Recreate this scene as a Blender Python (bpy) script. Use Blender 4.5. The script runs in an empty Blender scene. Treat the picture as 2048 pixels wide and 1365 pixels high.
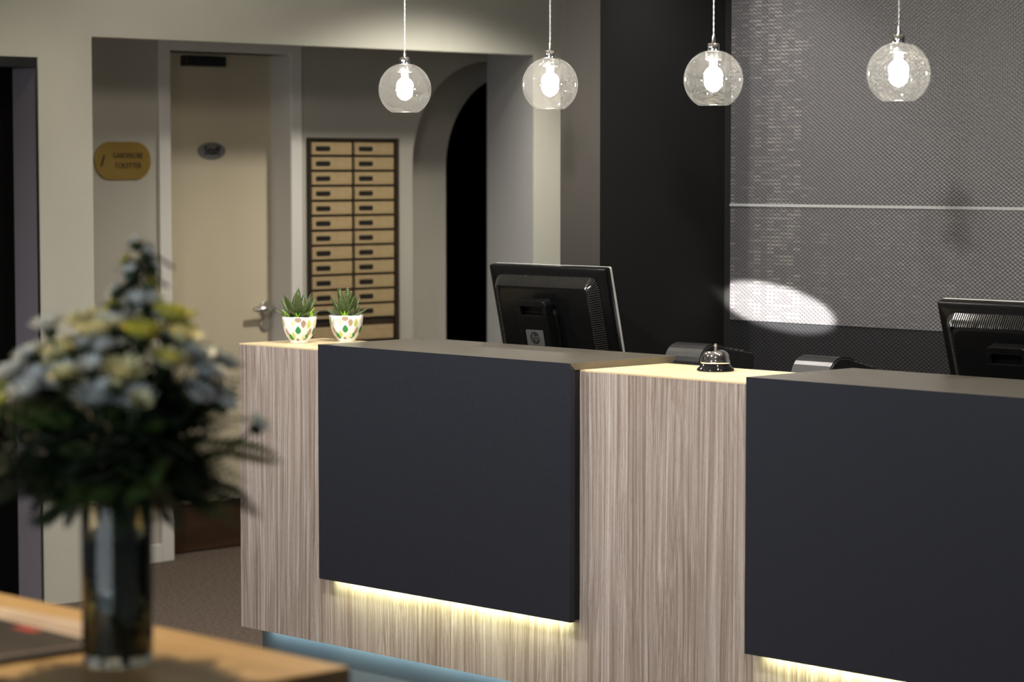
import bpy, bmesh, math, random
from mathutils import Vector, Matrix, Euler
PI = math.pi
random.seed(7)
scn = bpy.context.scene
COL = scn.collection

# ------------------------------------------------------------------ camera
cam_d = bpy.data.cameras.new('camera')
cam = bpy.data.objects.new('camera', cam_d); COL.objects.link(cam)
cam.location = (0, 0, 1.6)
cam.rotation_euler = (math.radians(90 - 3.823), 0, math.radians(45.986))
cam_d.sensor_width = 36.0
cam_d.lens = 36.0 * 5200 / 2048
cam_d.clip_start = 0.05
cam_d.dof.use_dof = True
cam_d.dof.focus_distance = 6.95
cam_d.dof.aperture_fstop = 4.0
cam_d.dof.aperture_blades = 7
scn.camera = cam

# ------------------------------------------------------------------ world, exposure, lights
w = bpy.data.worlds.new('world'); scn.world = w; w.use_nodes = True
bg = w.node_tree.nodes['Background']
bg.inputs[0].default_value = (0.86, 0.92, 1.0, 1); bg.inputs[1].default_value = 0.13
scn.view_settings.view_transform = 'Standard'
scn.view_settings.look = 'None'
scn.view_settings.exposure = 0.2
scn.view_settings.gamma = 1.0
scn.view_settings.use_curve_mapping = False

def lamp(name, kind, loc, target, energy, color=(1, 1, 1), **kw):
    d = bpy.data.lights.new(name, kind)
    d.energy = energy; d.color = color
    for k, v in kw.items(): setattr(d, k, v)
    o = bpy.data.objects.new(name, d); COL.objects.link(o)
    o.location = loc
    v = Vector(target) - Vector(loc)
    o.rotation_euler = v.to_track_quat('-Z', 'Y').to_euler()
    return o
WARM = (1.0, 0.84, 0.62); NEUT = (1.0, 0.95, 0.88); DAY = (0.86, 0.93, 1.0)
def down(name, x, y, e, c=WARM, size=110, blend=.6, tgt=None, r=.04):
    return lamp(name, 'SPOT', (x, y, 2.54), tgt or (x, y, 0), e, c, spot_size=math.radians(size), spot_blend=blend, shadow_soft_size=r)
# downlights washing the wall with the wide opening
down('downlight_wall_a', -7.3, 5.15, 11, (1, .90, .68), 130, .8)
down('downlight_wall_b', -7.2, 7.15, 108, (1, .94, .83), 140, .6, None, .05)
down('downlight_passage', -6.6, 5.75, 24, (1, .90, .78), 150, .6, (-7.5, 6.3, .9), .12)
# lobby downlights in front of the counter
down('downlight_lobby_a', -5.9, 3.2, 140, NEUT, 104, .6, (-5.9, 4.76, .75))
down('downlight_lobby_b', -4.3, 3.1, 140, NEUT, 104, .6, (-4.3, 4.76, .75))
down('downlight_lobby_c', -2.7, 3.1, 60, NEUT, 90, .6, (-2.7, 4.76, .75))
down('table_sun_spot', -3.25, 2.3, 100, (1, .78, .5), 70, .5, (-2.7, 1.95, 1.0), .03)  # made-up ceiling lamp in place of the sunlight on the table
# downlights along the counter and over the staff side
down('downlight_counter_a', -5.35, 4.85, 58, NEUT, 110, .6, None, .025)
down('downlight_counter_b', -3.9, 4.85, 50, NEUT, 110, .6, None, .025)
down('downlight_panel', -5.05, 5.45, 40, (1, .96, .94), 75, .9, (-5.15, 6.05, 1.35), .03)
# added spot standing in for a sun patch on the mesh panel
sp = lamp('sun_patch_spot', 'SPOT', (-4.4, 3.0, 2.5), (-5.11, 6.05, 1.178), 6000, (1, .97, .93), spot_size=math.radians(8.4), spot_blend=.35, shadow_soft_size=.01)
sp.scale = (1.0, .26, 1)
sp.rotation_euler.rotate_axis('Z', math.radians(-14))
# daylight through the glazed frontage behind the camera
lamp('front_window', 'AREA', (-1.5, -3.9, 1.5), (-4.5, 5.0, 1.0), 110, DAY, shape='RECTANGLE', size=6.0, size_y=2.2)

# ------------------------------------------------------------------ materials
MATS = {}
def nd(nt, t, **kw):
    n = nt.nodes.new(t)
    for k, v in kw.items(): setattr(n, k, v)
    return n
def pmat(name, col, rough=.5, metal=0.0, **kw):
    m = bpy.data.materials.new(name); m.use_nodes = True
    b = m.node_tree.nodes['Principled BSDF']
    b.inputs['Base Color'].default_value = (*col, 1)
    b.inputs['Roughness'].default_value = rough
    b.inputs['Metallic'].default_value = metal
    b.inputs['Specular IOR Level'].default_value = .4
    for k, v in kw.items(): b.inputs[k].default_value = v
    MATS[name] = m
    return m
def noisy(name, c1, c2, scale=(8, 8, 8), rough=.5, detail=4, bump=0.0, bscale=60, metal=0.0, lo=.35, hi=.65, dist=0.0):
    m = pmat(name, c1, rough, metal); nt = m.node_tree; b = nt.nodes['Principled BSDF']
    tc = nd(nt, 'ShaderNodeTexCoord'); mp = nd(nt, 'ShaderNodeMapping'); mp.inputs['Scale'].default_value = scale
    n = nd(nt, 'ShaderNodeTexNoise'); n.inputs['Scale'].default_value = 1; n.inputs['Detail'].default_value = detail
    n.inputs['Distortion'].default_value = dist
    r = nd(nt, 'ShaderNodeValToRGB')
    r.color_ramp.elements[0].color = (*c1, 1); r.color_ramp.elements[1].color = (*c2, 1)
    r.color_ramp.elements[0].position = lo; r.color_ramp.elements[1].position = hi
    L = nt.links
    L.new(tc.outputs['Object'], mp.inputs[0]); L.new(mp.outputs[0], n.inputs['Vector'])
    L.new(n.outputs['Fac'], r.inputs[0]); L.new(r.outputs[0], b.inputs['Base Color'])
    if bump:
        n2 = nd(nt, 'ShaderNodeTexNoise'); n2.inputs['Scale'].default_value = bscale; n2.inputs['Detail'].default_value = 3
        L.new(tc.outputs['Object'], n2.inputs['Vector'])
        bp = nd(nt, 'ShaderNodeBump'); bp.inputs['Strength'].default_value = bump; bp.inputs['Distance'].default_value = .004
        L.new(n2.outputs['Fac'], bp.inputs['Height']); L.new(bp.outputs[0], b.inputs['Normal'])
    return m

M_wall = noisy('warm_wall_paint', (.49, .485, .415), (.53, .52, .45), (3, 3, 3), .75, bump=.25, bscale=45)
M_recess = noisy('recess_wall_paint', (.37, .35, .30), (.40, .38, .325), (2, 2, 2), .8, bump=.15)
M_side = noisy('side_wall_paint', (.55, .55, .56), (.58, .58, .59), (2, 2, 2), .8)
M_pillar = noisy('partition_end_grey', (.027, .025, .022), (.031, .028, .025), (3, 3, 3), .7)  # end face in a paler grey than the sides
M_darkwall = noisy('charcoal_wall_paint', (.010, .010, .0098), (.012, .012, .0116), (3, 3, 3), .8)
M_ceil = noisy('ceiling_paint', (.6, .58, .53), (.64, .62, .57), (2, 2, 2), .85)
M_carpet = noisy('brown_carpet', (.06, .042, .032), (.135, .098, .075), (70, 70, 70), .95, 6, bump=.6, bscale=300)
M_trimw = noisy('white_trim_paint', (.58, .56, .52), (.60, .58, .54), (4, 4, 4), .5)
M_door = noisy('cream_door_paint', (.46, .405, .295), (.49, .43, .315), (3, 3, 1), .45)
M_kick = noisy('brown_kick_wood', (.028, .013, .005), (.045, .021, .008), (3, 3, 30), .5)
M_black = noisy('black_leaf_and_dark_room', (.0012, .0011, .0011), (.0022, .002, .002), (3, 3, 3), .9)
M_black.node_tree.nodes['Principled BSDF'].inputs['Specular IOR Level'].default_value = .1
M_blackmet = noisy('black_metal', (.006, .006, .007), (.012, .012, .013), (5, 5, 5), .35)
M_jamb = noisy('violet_grey_metal', (.27, .245, .285), (.31, .275, .31), (2, 2, 2), .5)
M_chrome = pmat('chrome', (.86, .86, .87), .06, 1.0)
M_steel = pmat('brushed_steel', (.62, .60, .56), .25, 1.0)
M_brass = noisy('brass', (.40, .26, .06), (.48, .32, .09), (3, 3, 3), .32, metal=.65)
M_ink = pmat('black_ink', (.01, .009, .008), .6)
M_signgrey = noisy('grey_sign_metal', (.15, .145, .14), (.17, .165, .16), (8, 8, 8), .45, metal=.3)
M_boxframe = noisy('dark_stained_frame', (.018, .012, .007), (.035, .022, .012), (4, 4, 20), .45)
M_boxdoor = noisy('tan_box_door', (.32, .235, .12), (.36, .27, .145), (3, 20, 60), .45)
M_slot = pmat('black_label_slot', (.012, .010, .008), .4)
M_laminate = noisy('charcoal_laminate', (.0175, .0195, .028), (.020, .0225, .0315), (60, 60, 60), .42, bump=.05, bscale=500)
M_slabtop = noisy('charcoal_laminate_top_lit', (.085, .077, .063), (.105, .095, .078), (25, 25, 25), .28, bump=.06, bscale=400)  # same laminate lightened, the grazing wall reflection put into its colour
M_slabedge = noisy('charcoal_laminate_edge_lit', (.13, .11, .075), (.15, .125, .085), (20, 20, 20), .4)  # pale ends for the slab alone, pendant light falloff put into the colour
M_blackgap = pmat('black_backing', (.008, .008, .009), .6)
M_plinth = noisy('frosted_plinth', (.12, .15, .165), (.15, .18, .19), (4, 4, 4), .35)
M_table = noisy('tan_table_veneer', (.50, .33, .15), (.60, .41, .20), (3, 30, 30), .38)
M_tableedge = noisy('brown_table_edge', (.20, .12, .06), (.26, .16, .08), (5, 30, 30), .5)
M_plastic = noisy('black_plastic', (.0030, .0030, .0032), (.0040, .0040, .0042), (40, 40, 40), .30)
M_plastic.node_tree.nodes['Principled BSDF'].inputs['Specular IOR Level'].default_value = .14
M_rib = pmat('black_gloss_plastic', (.022, .021, .020), .18)
M_bezel = pmat('silver_grey_bezel', (.55, .55, .53), .3, .3)
M_badge = pmat('dark_grey_badge', (.11, .11, .11), .35, .4)
M_badgeink = pmat('badge_black', (.015, .015, .015), .4)
M_screen = pmat('screen_glass', (.01, .01, .012), .12)
M_term = noisy('charcoal_terminal_plastic', (.014, .014, .0145), (.017, .017, .0175), (60, 60, 60), .30)
M_bellbase = pmat('black_enamel', (.006, .006, .007), .08)
M_pot = pmat('white_glazed_ceramic', (.82, .83, .84), .14)
M_lg = pmat('leaf_green_print', (.02, .22, .06), .2)
M_ll = pmat('lime_print', (.52, .56, .17), .2)
M_lb = pmat('brown_print', (.40, .28, .20), .2)
M_lc = pmat('cream_print', (.78, .70, .50), .2)
M_gravel = noisy('white_gravel', (.6, .6, .58), (.8, .8, .78), (200, 200, 200), .8)
M_shoot = pmat('lime_shoot', (.26, .50, .025), .4)
M_desk = noisy('desk_laminate', (.10, .09, .08), (.12, .11, .10), (10, 10, 10), .5)
M_bulbmetal = pmat('lamp_socket_metal', (.75, .75, .74), .25, .9)
M_cord = pmat('clear_lamp_cord', (.55, .56, .54), .2, .25)

def emit(name, col, s):
    m = bpy.data.materials.new(name); m.use_nodes = True; nt = m.node_tree
    nt.nodes.remove(nt.nodes['Principled BSDF'])
    e = nd(nt, 'ShaderNodeEmission'); e.inputs[0].default_value = (*col, 1); e.inputs[1].default_value = s
    nt.links.new(e.outputs[0], nt.nodes['Material Output'].inputs[0]); MATS[name] = m
    return m
M_bulb = emit('lit_bulb', (1, .93, .80), 380)
M_ledwarm = emit('led_warm', (.98, 1.0, .58), 100)
M_ledcool = emit('led_cool', (.66, .90, 1.0), 8.5)

def thin_glass(name, haze=.05, tint=(1, 1, 1)):
    m = bpy.data.materials.new(name); m.use_nodes = True; nt = m.node_tree; L = nt.links
    nt.nodes.remove(nt.nodes['Principled BSDF'])
    t = nd(nt, 'ShaderNodeBsdfTransparent'); t.inputs[0].default_value = (*tint, 1)
    g = nd(nt, 'ShaderNodeBsdfGlossy'); g.inputs['Roughness'].default_value = .0; g.inputs[0].default_value = (.95, .97, 1, 1)
    d = nd(nt, 'ShaderNodeBsdfTranslucent'); d.inputs[0].default_value = (.95, .95, .92, 1)
    d2 = nd(nt, 'ShaderNodeBsdfDiffuse'); d2.inputs[0].default_value = (.95, .95, .92, 1)
    f = nd(nt, 'ShaderNodeFresnel'); ge = nd(nt, 'ShaderNodeNewGeometry'); io = nd(nt, 'ShaderNodeMapRange'); io.inputs[3].default_value = 1.5; io.inputs[4].default_value = 1 / 1.5
    L.new(ge.outputs['Backfacing'], io.inputs[0]); L.new(io.outputs[0], f.inputs[0])
    a = nd(nt, 'ShaderNodeMixShader'); L.new(f.outputs[0], a.inputs[0]); L.new(t.outputs[0], a.inputs[1]); L.new(g.outputs[0], a.inputs[2])
    dm = nd(nt, 'ShaderNodeMixShader'); L.new(d.outputs[0], dm.inputs[1]); L.new(d2.outputs[0], dm.inputs[2])
    c = nd(nt, 'ShaderNodeMixShader')
    # speckled white haze that puts the bulb glow into the glass
    tc = nd(nt, 'ShaderNodeTexCoord'); n = nd(nt, 'ShaderNodeTexNoise'); n.inputs['Scale'].default_value = 160; n.inputs['Detail'].default_value = 5
    r = nd(nt, 'ShaderNodeMapRange'); r.inputs[1].default_value = .50; r.inputs[2].default_value = .75; r.inputs[3].default_value = haze * .6; r.inputs[4].default_value = haze * 3
    L.new(tc.outputs['Object'], n.inputs['Vector']); L.new(n.outputs['Fac'], r.inputs[0]); L.new(r.outputs[0], c.inputs[0])
    L.new(a.outputs[0], c.inputs[1]); L.new(dm.outputs[0], c.inputs[2])
    L.new(c.outputs[0], nt.nodes['Material Output'].inputs[0]); MATS[name] = m
    return m
M_globe = thin_glass('clear_globe_glass', .009)
M_vase = pmat('vase_glass', (.86, .93, .90), .02, 0, **{'Transmission Weight': 1.0, 'IOR': 1.45})
M_water = pmat('vase_water', (.42, .55, .46), .0, 0, **{'Transmission Weight': 1.0, 'IOR': 1.33})

def wood_front():
    m = pmat('pale_striped_wood', (.4, .35, .3), .42); nt = m.node_tree; b = nt.nodes['Principled BSDF']; L = nt.links
    tc = nd(nt, 'ShaderNodeTexCoord')
    # slow warp so that the grain opens into long flames
    mw = nd(nt, 'ShaderNodeMapping'); mw.inputs['Scale'].default_value = (5.0, 5.0, .8); L.new(tc.outputs['Object'], mw.inputs[0])
    nw = nd(nt, 'ShaderNodeTexNoise'); nw.inputs['Scale'].default_value = 1; nw.inputs['Detail'].default_value = 2; L.new(mw.outputs[0], nw.inputs['Vector'])
    sx = nd(nt, 'ShaderNodeVectorMath', operation='MULTIPLY'); sx.inputs[1].default_value = (.055, .055, 0); L.new(nw.outputs['Color'], sx.inputs[0])
    ad = nd(nt, 'ShaderNodeVectorMath', operation='ADD'); L.new(tc.outputs['Object'], ad.inputs[0]); L.new(sx.outputs[0], ad.inputs[1])
    def layer(scale, det, pos, cols):
        mp = nd(nt, 'ShaderNodeMapping'); mp.inputs['Scale'].default_value = scale; L.new(ad.outputs[0], mp.inputs[0])
        n = nd(nt, 'ShaderNodeTexNoise'); n.inputs['Scale'].default_value = 1; n.inputs['Detail'].default_value = det; n.inputs['Roughness'].default_value = .6
        L.new(mp.outputs[0], n.inputs['Vector'])
        r = nd(nt, 'ShaderNodeValToRGB'); e = r.color_ramp.elements
        e[0].position, e[1].position = pos; e[0].color = (*cols[0], 1); e[1].color = (*cols[1], 1)
        L.new(n.outputs['Fac'], r.inputs[0]); return r
    a = layer((120, 120, .8), 5, (.34, .66), ((.27, .215, .185), (.53, .49, .475)))
    f = layer((430, 430, 2.2), 3, (.36, .62), ((.70, .64, .58), (1.12, 1.12, 1.12)))
    c = layer((12, 12, .4), 2, (.3, .7), ((.86, .83, .80), (1.1, 1.1, 1.1)))
    p = layer((900, 900, 60), 2, (.28, .48), ((.78, .72, .66), (1.0, 1.0, 1.0)))
    cur = a
    for x in (f, c, p):
        mx = nd(nt, 'ShaderNodeMix', data_type='RGBA', blend_type='MULTIPLY'); mx.inputs[0].default_value = 1
        L.new(cur.outputs[0] if cur is a else cur.outputs[2], mx.inputs[6]); L.new(x.outputs[0], mx.inputs[7]); cur = mx
    L.new(cur.outputs[2], b.inputs['Base Color'])
    return m
M_wood = wood_front()
M_woodtop = noisy('pale_yellow_wood_top', (.66, .52, .31), (.76, .62, .39), (3, 50, 50), .34)
M_woodedge = noisy('grey_wood_edge', (.33, .27, .22), (.42, .36, .31), (80, 80, 2), .45)

def mesh_panel(name, base, dash, metal=.25, rough=.45):
    m = pmat(name, base, rough, metal); nt = m.node_tree; b = nt.nodes['Principled BSDF']; L = nt.links
    tc = nd(nt, 'ShaderNodeTexCoord'); sep = nd(nt, 'ShaderNodeSeparateXYZ'); L.new(tc.outputs['Object'], sep.inputs[0])
    def mth(op, *a):
        n = nd(nt, 'ShaderNodeMath', operation=op)
        for i, v in enumerate(a):
            if isinstance(v, (int, float)): n.inputs[i].default_value = v
            else: L.new(v, n.inputs[i])
        return n.outputs[0]
    X, Z = sep.outputs[0], sep.outputs[2]
    # staggered round holes
    hx = mth('COSINE', mth('MULTIPLY', X, 2 * PI / .0170)); hz = mth('COSINE', mth('MULTIPLY', Z, 2 * PI / .0120))
    h = mth('MULTIPLY', hx, hz)
    hole = nd(nt, 'ShaderNodeMapRange'); hole.inputs[1].default_value = .15; hole.inputs[2].default_value = .6; L.new(h, hole.inputs[0])
    hole.inputs[3].default_value = 1.0; hole.inputs[4].default_value = .68
    # columns of small dashes, dappled highlights painted into the colour
    ux = mth('FLOOR', mth('DIVIDE', X, .026))
    uz = mth('FLOOR', mth('DIVIDE', Z, .0115))
    cmb = nd(nt, 'ShaderNodeCombineXYZ'); L.new(ux, cmb.inputs[0]); L.new(uz, cmb.inputs[1])
    wn = nd(nt, 'ShaderNodeTexWhiteNoise', noise_dimensions='2D'); L.new(cmb.outputs[0], wn.inputs[0])
    cn = nd(nt, 'ShaderNodeTexWhiteNoise', noise_dimensions='1D'); L.new(ux, cn.inputs['W'])
    fz = mth('FRACT', mth('DIVIDE', Z, .0115))
    band = nd(nt, 'ShaderNodeMapRange'); band.inputs[1].default_value = .42; band.inputs[2].default_value = .55; L.new(fz, band.inputs[0])
    # where the painted highlights lie: a tall cluster at the left end and a wide low field
    zn = nd(nt, 'ShaderNodeTexNoise'); zn.inputs['Scale'].default_value = 1.0; zn.inputs['Detail'].default_value = 2
    zm = nd(nt, 'ShaderNodeMapping'); zm.inputs['Scale'].default_value = (9, 9, 5); L.new(tc.outputs['Object'], zm.inputs[0]); L.new(zm.outputs[0], zn.inputs['Vector'])
    lim = nd(nt, 'ShaderNodeMapRange'); lim.inputs[1].default_value = -4.98; lim.inputs[2].default_value = -4.96; lim.inputs[3].default_value = 1; lim.inputs[4].default_value = 0; L.new(X, lim.inputs[0])
    low = nd(nt, 'ShaderNodeMapRange'); low.inputs[1].default_value = 1.50; low.inputs[2].default_value = 1.42; low.inputs[3].default_value = 0; low.inputs[4].default_value = .55; L.new(Z, low.inputs[0])
    lowx = nd(nt, 'ShaderNodeMapRange'); lowx.inputs[1].default_value = -4.75; lowx.inputs[2].default_value = -4.3; lowx.inputs[3].default_value = 1; lowx.inputs[4].default_value = .25; L.new(X, lowx.inputs[0])
    area = mth('MAXIMUM', lim.outputs[0], mth('MULTIPLY', low.outputs[0], lowx.outputs[0]))
    tot = mth('ADD', mth('ADD', mth('MULTIPLY', wn.outputs[0], .45), mth('MULTIPLY', cn.outputs[0], .35)), mth('MULTIPLY', zn.outputs['Fac'], .5))
    on = nd(nt, 'ShaderNodeMapRange'); on.inputs[1].default_value = .66; on.inputs[2].default_value = 1.05; L.new(tot, on.inputs[0])
    f = mth('MULTIPLY', mth('MULTIPLY', on.outputs[0], band.outputs[0]), area)
    mx = nd(nt, 'ShaderNodeMix', data_type='RGBA'); mx.inputs[6].default_value = (*base, 1); mx.inputs[7].default_value = (*dash, 1); L.new(f, mx.inputs[0])
    m2 = nd(nt, 'ShaderNodeMix', data_type='RGBA', blend_type='MULTIPLY'); m2.inputs[0].default_value = 1
    L.new(mx.outputs[2], m2.inputs[6]); L.new(hole.outputs[0], m2.inputs[7]); L.new(m2.outputs[2], b.inputs['Base Color'])
    bp = nd(nt, 'ShaderNodeBump'); bp.inputs['Strength'].default_value = .35; bp.inputs['Distance'].default_value = .002
    L.new(h, bp.inputs['Height']); L.new(bp.outputs[0], b.inputs['Normal'])
    return m
M_panel = mesh_panel('perforated_grey_metal', (.078, .075, .078), (.165, .153, .145))
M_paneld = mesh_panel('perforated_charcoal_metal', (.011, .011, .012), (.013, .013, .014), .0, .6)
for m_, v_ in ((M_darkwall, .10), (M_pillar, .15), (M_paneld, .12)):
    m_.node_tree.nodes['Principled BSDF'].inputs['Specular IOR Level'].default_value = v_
M_seam = pmat('pale_seam_strip', (.26, .265, .265), .45, .1)

def succ_mat():
    m = pmat('striped_succulent_skin', (.05, .09, .03), .42); nt = m.node_tree; b = nt.nodes['Principled BSDF']; L = nt.links
    tc = nd(nt, 'ShaderNodeTexCoord'); mp = nd(nt, 'ShaderNodeMapping'); L.new(tc.outputs['UV'], mp.inputs[0])
    wv = nd(nt, 'ShaderNodeTexWave', bands_direction='Y'); wv.inputs['Scale'].default_value = 5.5; wv.inputs['Distortion'].default_value = 2.2; wv.inputs['Detail'].default_value = 2; wv.inputs['Detail Scale'].default_value = 3
    L.new(mp.outputs[0], wv.inputs['Vector'])
    r = nd(nt, 'ShaderNodeValToRGB'); e = r.color_ramp.elements
    e[0].position = .62; e[0].color = (.014, .034, .011, 1); e[1].position = .97; e[1].color = (.22, .27, .09, 1)
    L.new(wv.outputs['Fac'], r.inputs[0]); L.new(r.outputs[0], b.inputs['Base Color'])
    return m
M_succ = succ_mat()
M_fern = noisy('dark_fern_leaf', (.005, .012, .005), (.014, .030, .010), (30, 30, 30), .5)
M_fern2 = noisy('mid_green_leaf', (.03, .06, .014), (.07, .12, .03), (30, 30, 30), .5)
M_stem = noisy('green_flower_stem', (.010, .022, .006), (.022, .045, .010), (20, 20, 20), .5)
M_petw = noisy('white_petal', (.62, .68, .70), (.78, .82, .82), (40, 40, 40), .55)
M_petc = noisy('cream_petal', (.70, .68, .40), (.80, .78, .52), (40, 40, 40), .55)
M_pety = noisy('lime_petal', (.60, .62, .10), (.78, .74, .20), (40, 40, 40), .55)
M_pety2 = pmat('flower_heart', (.55, .58, .10), .6)
M_mag = noisy('dark_magazine_cover', (.003, .003, .003), (.02, .012, .011), (9, 14, 3), .65, detail=5)
M_magw = noisy('pale_magazine_cover', (.55, .42, .36), (.70, .60, .52), (8, 8, 8), .4)
M_page = pmat('paper_pages', (.72, .68, .62), .7)
M_magred = pmat('red_print', (.45, .06, .05), .4)

# ------------------------------------------------------------------ mesh builder
class MB:
    def __init__(s): s.bm = bmesh.new(); s.uv = None
    def box(s, x0, x1, y0, y1, z0, z1, mi=0, faces=None):
        v = [s.bm.verts.new(p) for p in ((x0, y0, z0), (x1, y0, z0), (x1, y1, z0), (x0, y1, z0), (x0, y0, z1), (x1, y0, z1), (x1, y1, z1), (x0, y1, z1))]
        q = dict(b=(3, 2, 1, 0), t=(4, 5, 6, 7), f=(0, 1, 5, 4), r=(1, 2, 6, 5), k=(2, 3, 7, 6), l=(3, 0, 4, 7))
        for k, ix in q.items():
            f = s.bm.faces.new([v[i] for i in ix]); f.material_index = (faces or {}).get(k, mi)
        return v
    def poly(s, pts, mi=0):
        f = s.bm.faces.new([s.bm.verts.new(p) for p in pts]); f.material_index = mi; return f
    def prism(s, a, b, mi=0, mcap=None):
        va = [s.bm.verts.new(p) for p in a]; vb = [s.bm.verts.new(p) for p in b]; n = len(a)
        for i in range(n):
            f = s.bm.faces.new((va[i], va[(i + 1) % n], vb[(i + 1) % n], vb[i])); f.material_index = mi; f.smooth = False
        for q in (va[::-1], vb):
            f = s.bm.faces.new(q); f.material_index = mi if mcap is None else mcap
    def loops(s, rings, mi=0, cap0=True, cap1=True, smooth=True, closed=True):
        R = [[s.bm.verts.new(p) for p in r] for r in rings]; n = len(R[0])
        for a, b in zip(R, R[1:]):
            for i in range(n if closed else n - 1):
                f = s.bm.faces.new((a[i], a[(i + 1) % n], b[(i + 1) % n], b[i])); f.material_index = mi; f.smooth = smooth
        if cap0: f = s.bm.faces.new(R[0][::-1]); f.material_index = mi
        if cap1: f = s.bm.faces.new(R[-1]); f.material_index = mi
        return R
    def lathe(s, prof, n=48, mi=0, c=(0, 0, 0), cap0=False, cap1=False, smooth=True):
        s.loops([[(c[0] + r * math.cos(2 * PI * i / n), c[1] + r * math.sin(2 * PI * i / n), c[2] + z) for i in range(n)] for r, z in prof], mi, cap0, cap1, smooth)
    def tube(s, pts, rad, n=10, mi=0, cap=True):
        pts = [Vector(p) for p in pts]; rs = rad if isinstance(rad, (list, tuple)) else [rad] * len(pts)
        rings = []
        for i, p in enumerate(pts):
            t = (pts[min(i + 1, len(pts) - 1)] - pts[max(i - 1, 0)]).normalized()
            u = t.cross(Vector((0, 0, 1)) if abs(t.z) < .9 else Vector((1, 0, 0))).normalized(); v = t.cross(u)
            rings.append([p + (u * math.cos(2 * PI * k / n) + v * math.sin(2 * PI * k / n)) * rs[i] for k in range(n)])
        s.loops(rings, mi, cap, cap)
    def build(s, name, mats, parent=None, loc=None, bevel=0, seg=2, normals=True):
        me = bpy.data.meshes.new(name)
        if normals: bmesh.ops.recalc_face_normals(s.bm, faces=s.bm.faces)
        s.bm.to_mesh(me); s.bm.free()
        for m in (mats if isinstance(mats, (list, tuple)) else [mats]): me.materials.append(m)
        o = bpy.data.objects.new(name, me); COL.objects.link(o)
        if parent is not None: o.parent = parent
        if loc is not None: o.location = loc
        if bevel:
            b = o.modifiers.new('bevel', 'BEVEL'); b.width = bevel; b.segments = seg; b.limit_method = 'ANGLE'; b.angle_limit = math.radians(40)
            b.harden_normals = False
        return o
def tag(o, label=None, cat=None, group=None, kind=None):
    if label: o['label'] = label
    if cat: o['category'] = cat
    if group: o['group'] = group
    if kind: o['kind'] = kind
    return o
def empty(name, loc, rot=(0, 0, 0)):
    o = bpy.data.objects.new(name, None); COL.objects.link(o); o.location = loc; o.rotation_euler = rot
    o.empty_display_size = .05; return o
def struct(mb, name, mats, bevel=0):
    return tag(mb.build(name, mats, bevel=bevel), kind='structure')
def text_mesh(name, body, size, mat, parent, matrix, depth=.0008, shear=0.0, sx=1.0, offset=0.0):
    cu = bpy.data.curves.new(name, 'FONT'); cu.body = body; cu.size = size; cu.extrude = depth; cu.align_x = 'CENTER'; cu.align_y = 'CENTER'; cu.shear = shear; cu.offset = offset
    t = bpy.data.objects.new(name, cu); COL.objects.link(t)
    bpy.context.view_layer.update()
    me = bpy.data.meshes.new_from_object(t.evaluated_get(bpy.context.evaluated_depsgraph_get()))
    bpy.data.objects.remove(t); me.transform(Matrix.Diagonal((sx, 1, 1, 1))); me.transform(matrix)
    me.materials.clear(); me.materials.append(mat)
    o = bpy.data.objects.new(name, me); COL.objects.link(o); o.parent = parent; return o
ON_X = Matrix(((0, 0, 1, 0), (1, 0, 0, 0), (0, 1, 0, 0), (0, 0, 0, 1)))      # text facing +X
ON_Y = Matrix(((1, 0, 0, 0), (0, 0, -1, 0), (0, 1, 0, 0), (0, 0, 0, 1)))     # text facing -Y
def rrect(w, h, r, n=6):
    pts = []
    for cx, cy, a0 in ((w / 2 - r, h / 2 - r, 0), (-w / 2 + r, h / 2 - r, 90), (-w / 2 + r, -h / 2 + r, 180), (w / 2 - r, -h / 2 + r, 270)):
        for i in range(n + 1):
            a = math.radians(a0 + 90 * i / n); pts.append((cx + r * math.cos(a), cy + r * math.sin(a)))
    return pts

# ------------------------------------------------------------------ room shell
XA, XD, YB = -7.95, -8.526, 6.07
CH = 2.6
b = MB(); b.box(-12, 3, -4.2, 11, -.1, 0); struct(b, 'floor', M_carpet)
b = MB(); b.box(-12, 3, -4.2, 11, CH, CH + .1); struct(b, 'ceiling', M_ceil)

# wall_left: front plane with a dark doorway (left) and the wide opening
b = MB()
T = .06
b.box(XA - T, XA, 5.306, 5.541, 0, CH)
b.box(XA - T, XA, 5.541, 7.811, 2.078, CH)
b.box(XA - .0015, XA, 7.811, 8.25, 0, CH)
b.box(XA - .14, XA, 8.25, 9.6, 0, CH)
b.box(XA - .14, XA, 3.6, 5.306, 1.996, CH)
b.box(XA - .14, XA, 0.5, 4.15, 0, CH)
struct(b, 'wall_left', M_wall)
# recess side wall (right jamb, slightly splayed)
b = MB()
P0 = [(XA - .002, 7.8105), (XD - .02, 8.1), (XD - .02, 8.25), (XA - .002, 8.25)]
b.prism([(x, y, 0) for x, y in P0], [(x, y, CH) for x, y in P0])
struct(b, 'wall_right', M_side)
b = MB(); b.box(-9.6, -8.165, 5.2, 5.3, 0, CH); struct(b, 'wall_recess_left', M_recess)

# door wall with door hole and half-seen arch
b = MB()
x1, x0 = XD, XD - .20
b.box(x0, x1, 5.2, 6.305, 0, CH)
b.box(x0, x1, 6.305, 6.943, 2.07, CH)
b.box(x0, x1, 6.943, 7.631, 0, CH)
AC, AR, AS = 8.09, .459, 1.615
arc = [(AC - AR * math.cos(t * PI / 2 / 18), AS + AR * math.sin(t * PI / 2 / 18)) for t in range(19)]
arc = arc + [(8.3, AS + AR)]
for (ya, za), (yb, zb) in zip(arc, arc[1:]):
    b.prism([(x0, ya, za), (x0, yb, zb), (x0, yb, CH), (x0, ya, CH)], [(x1, ya, za), (x1, yb, zb), (x1, yb, CH), (x1, ya, CH)])
struct(b, 'wall_back', M_recess)
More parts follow.
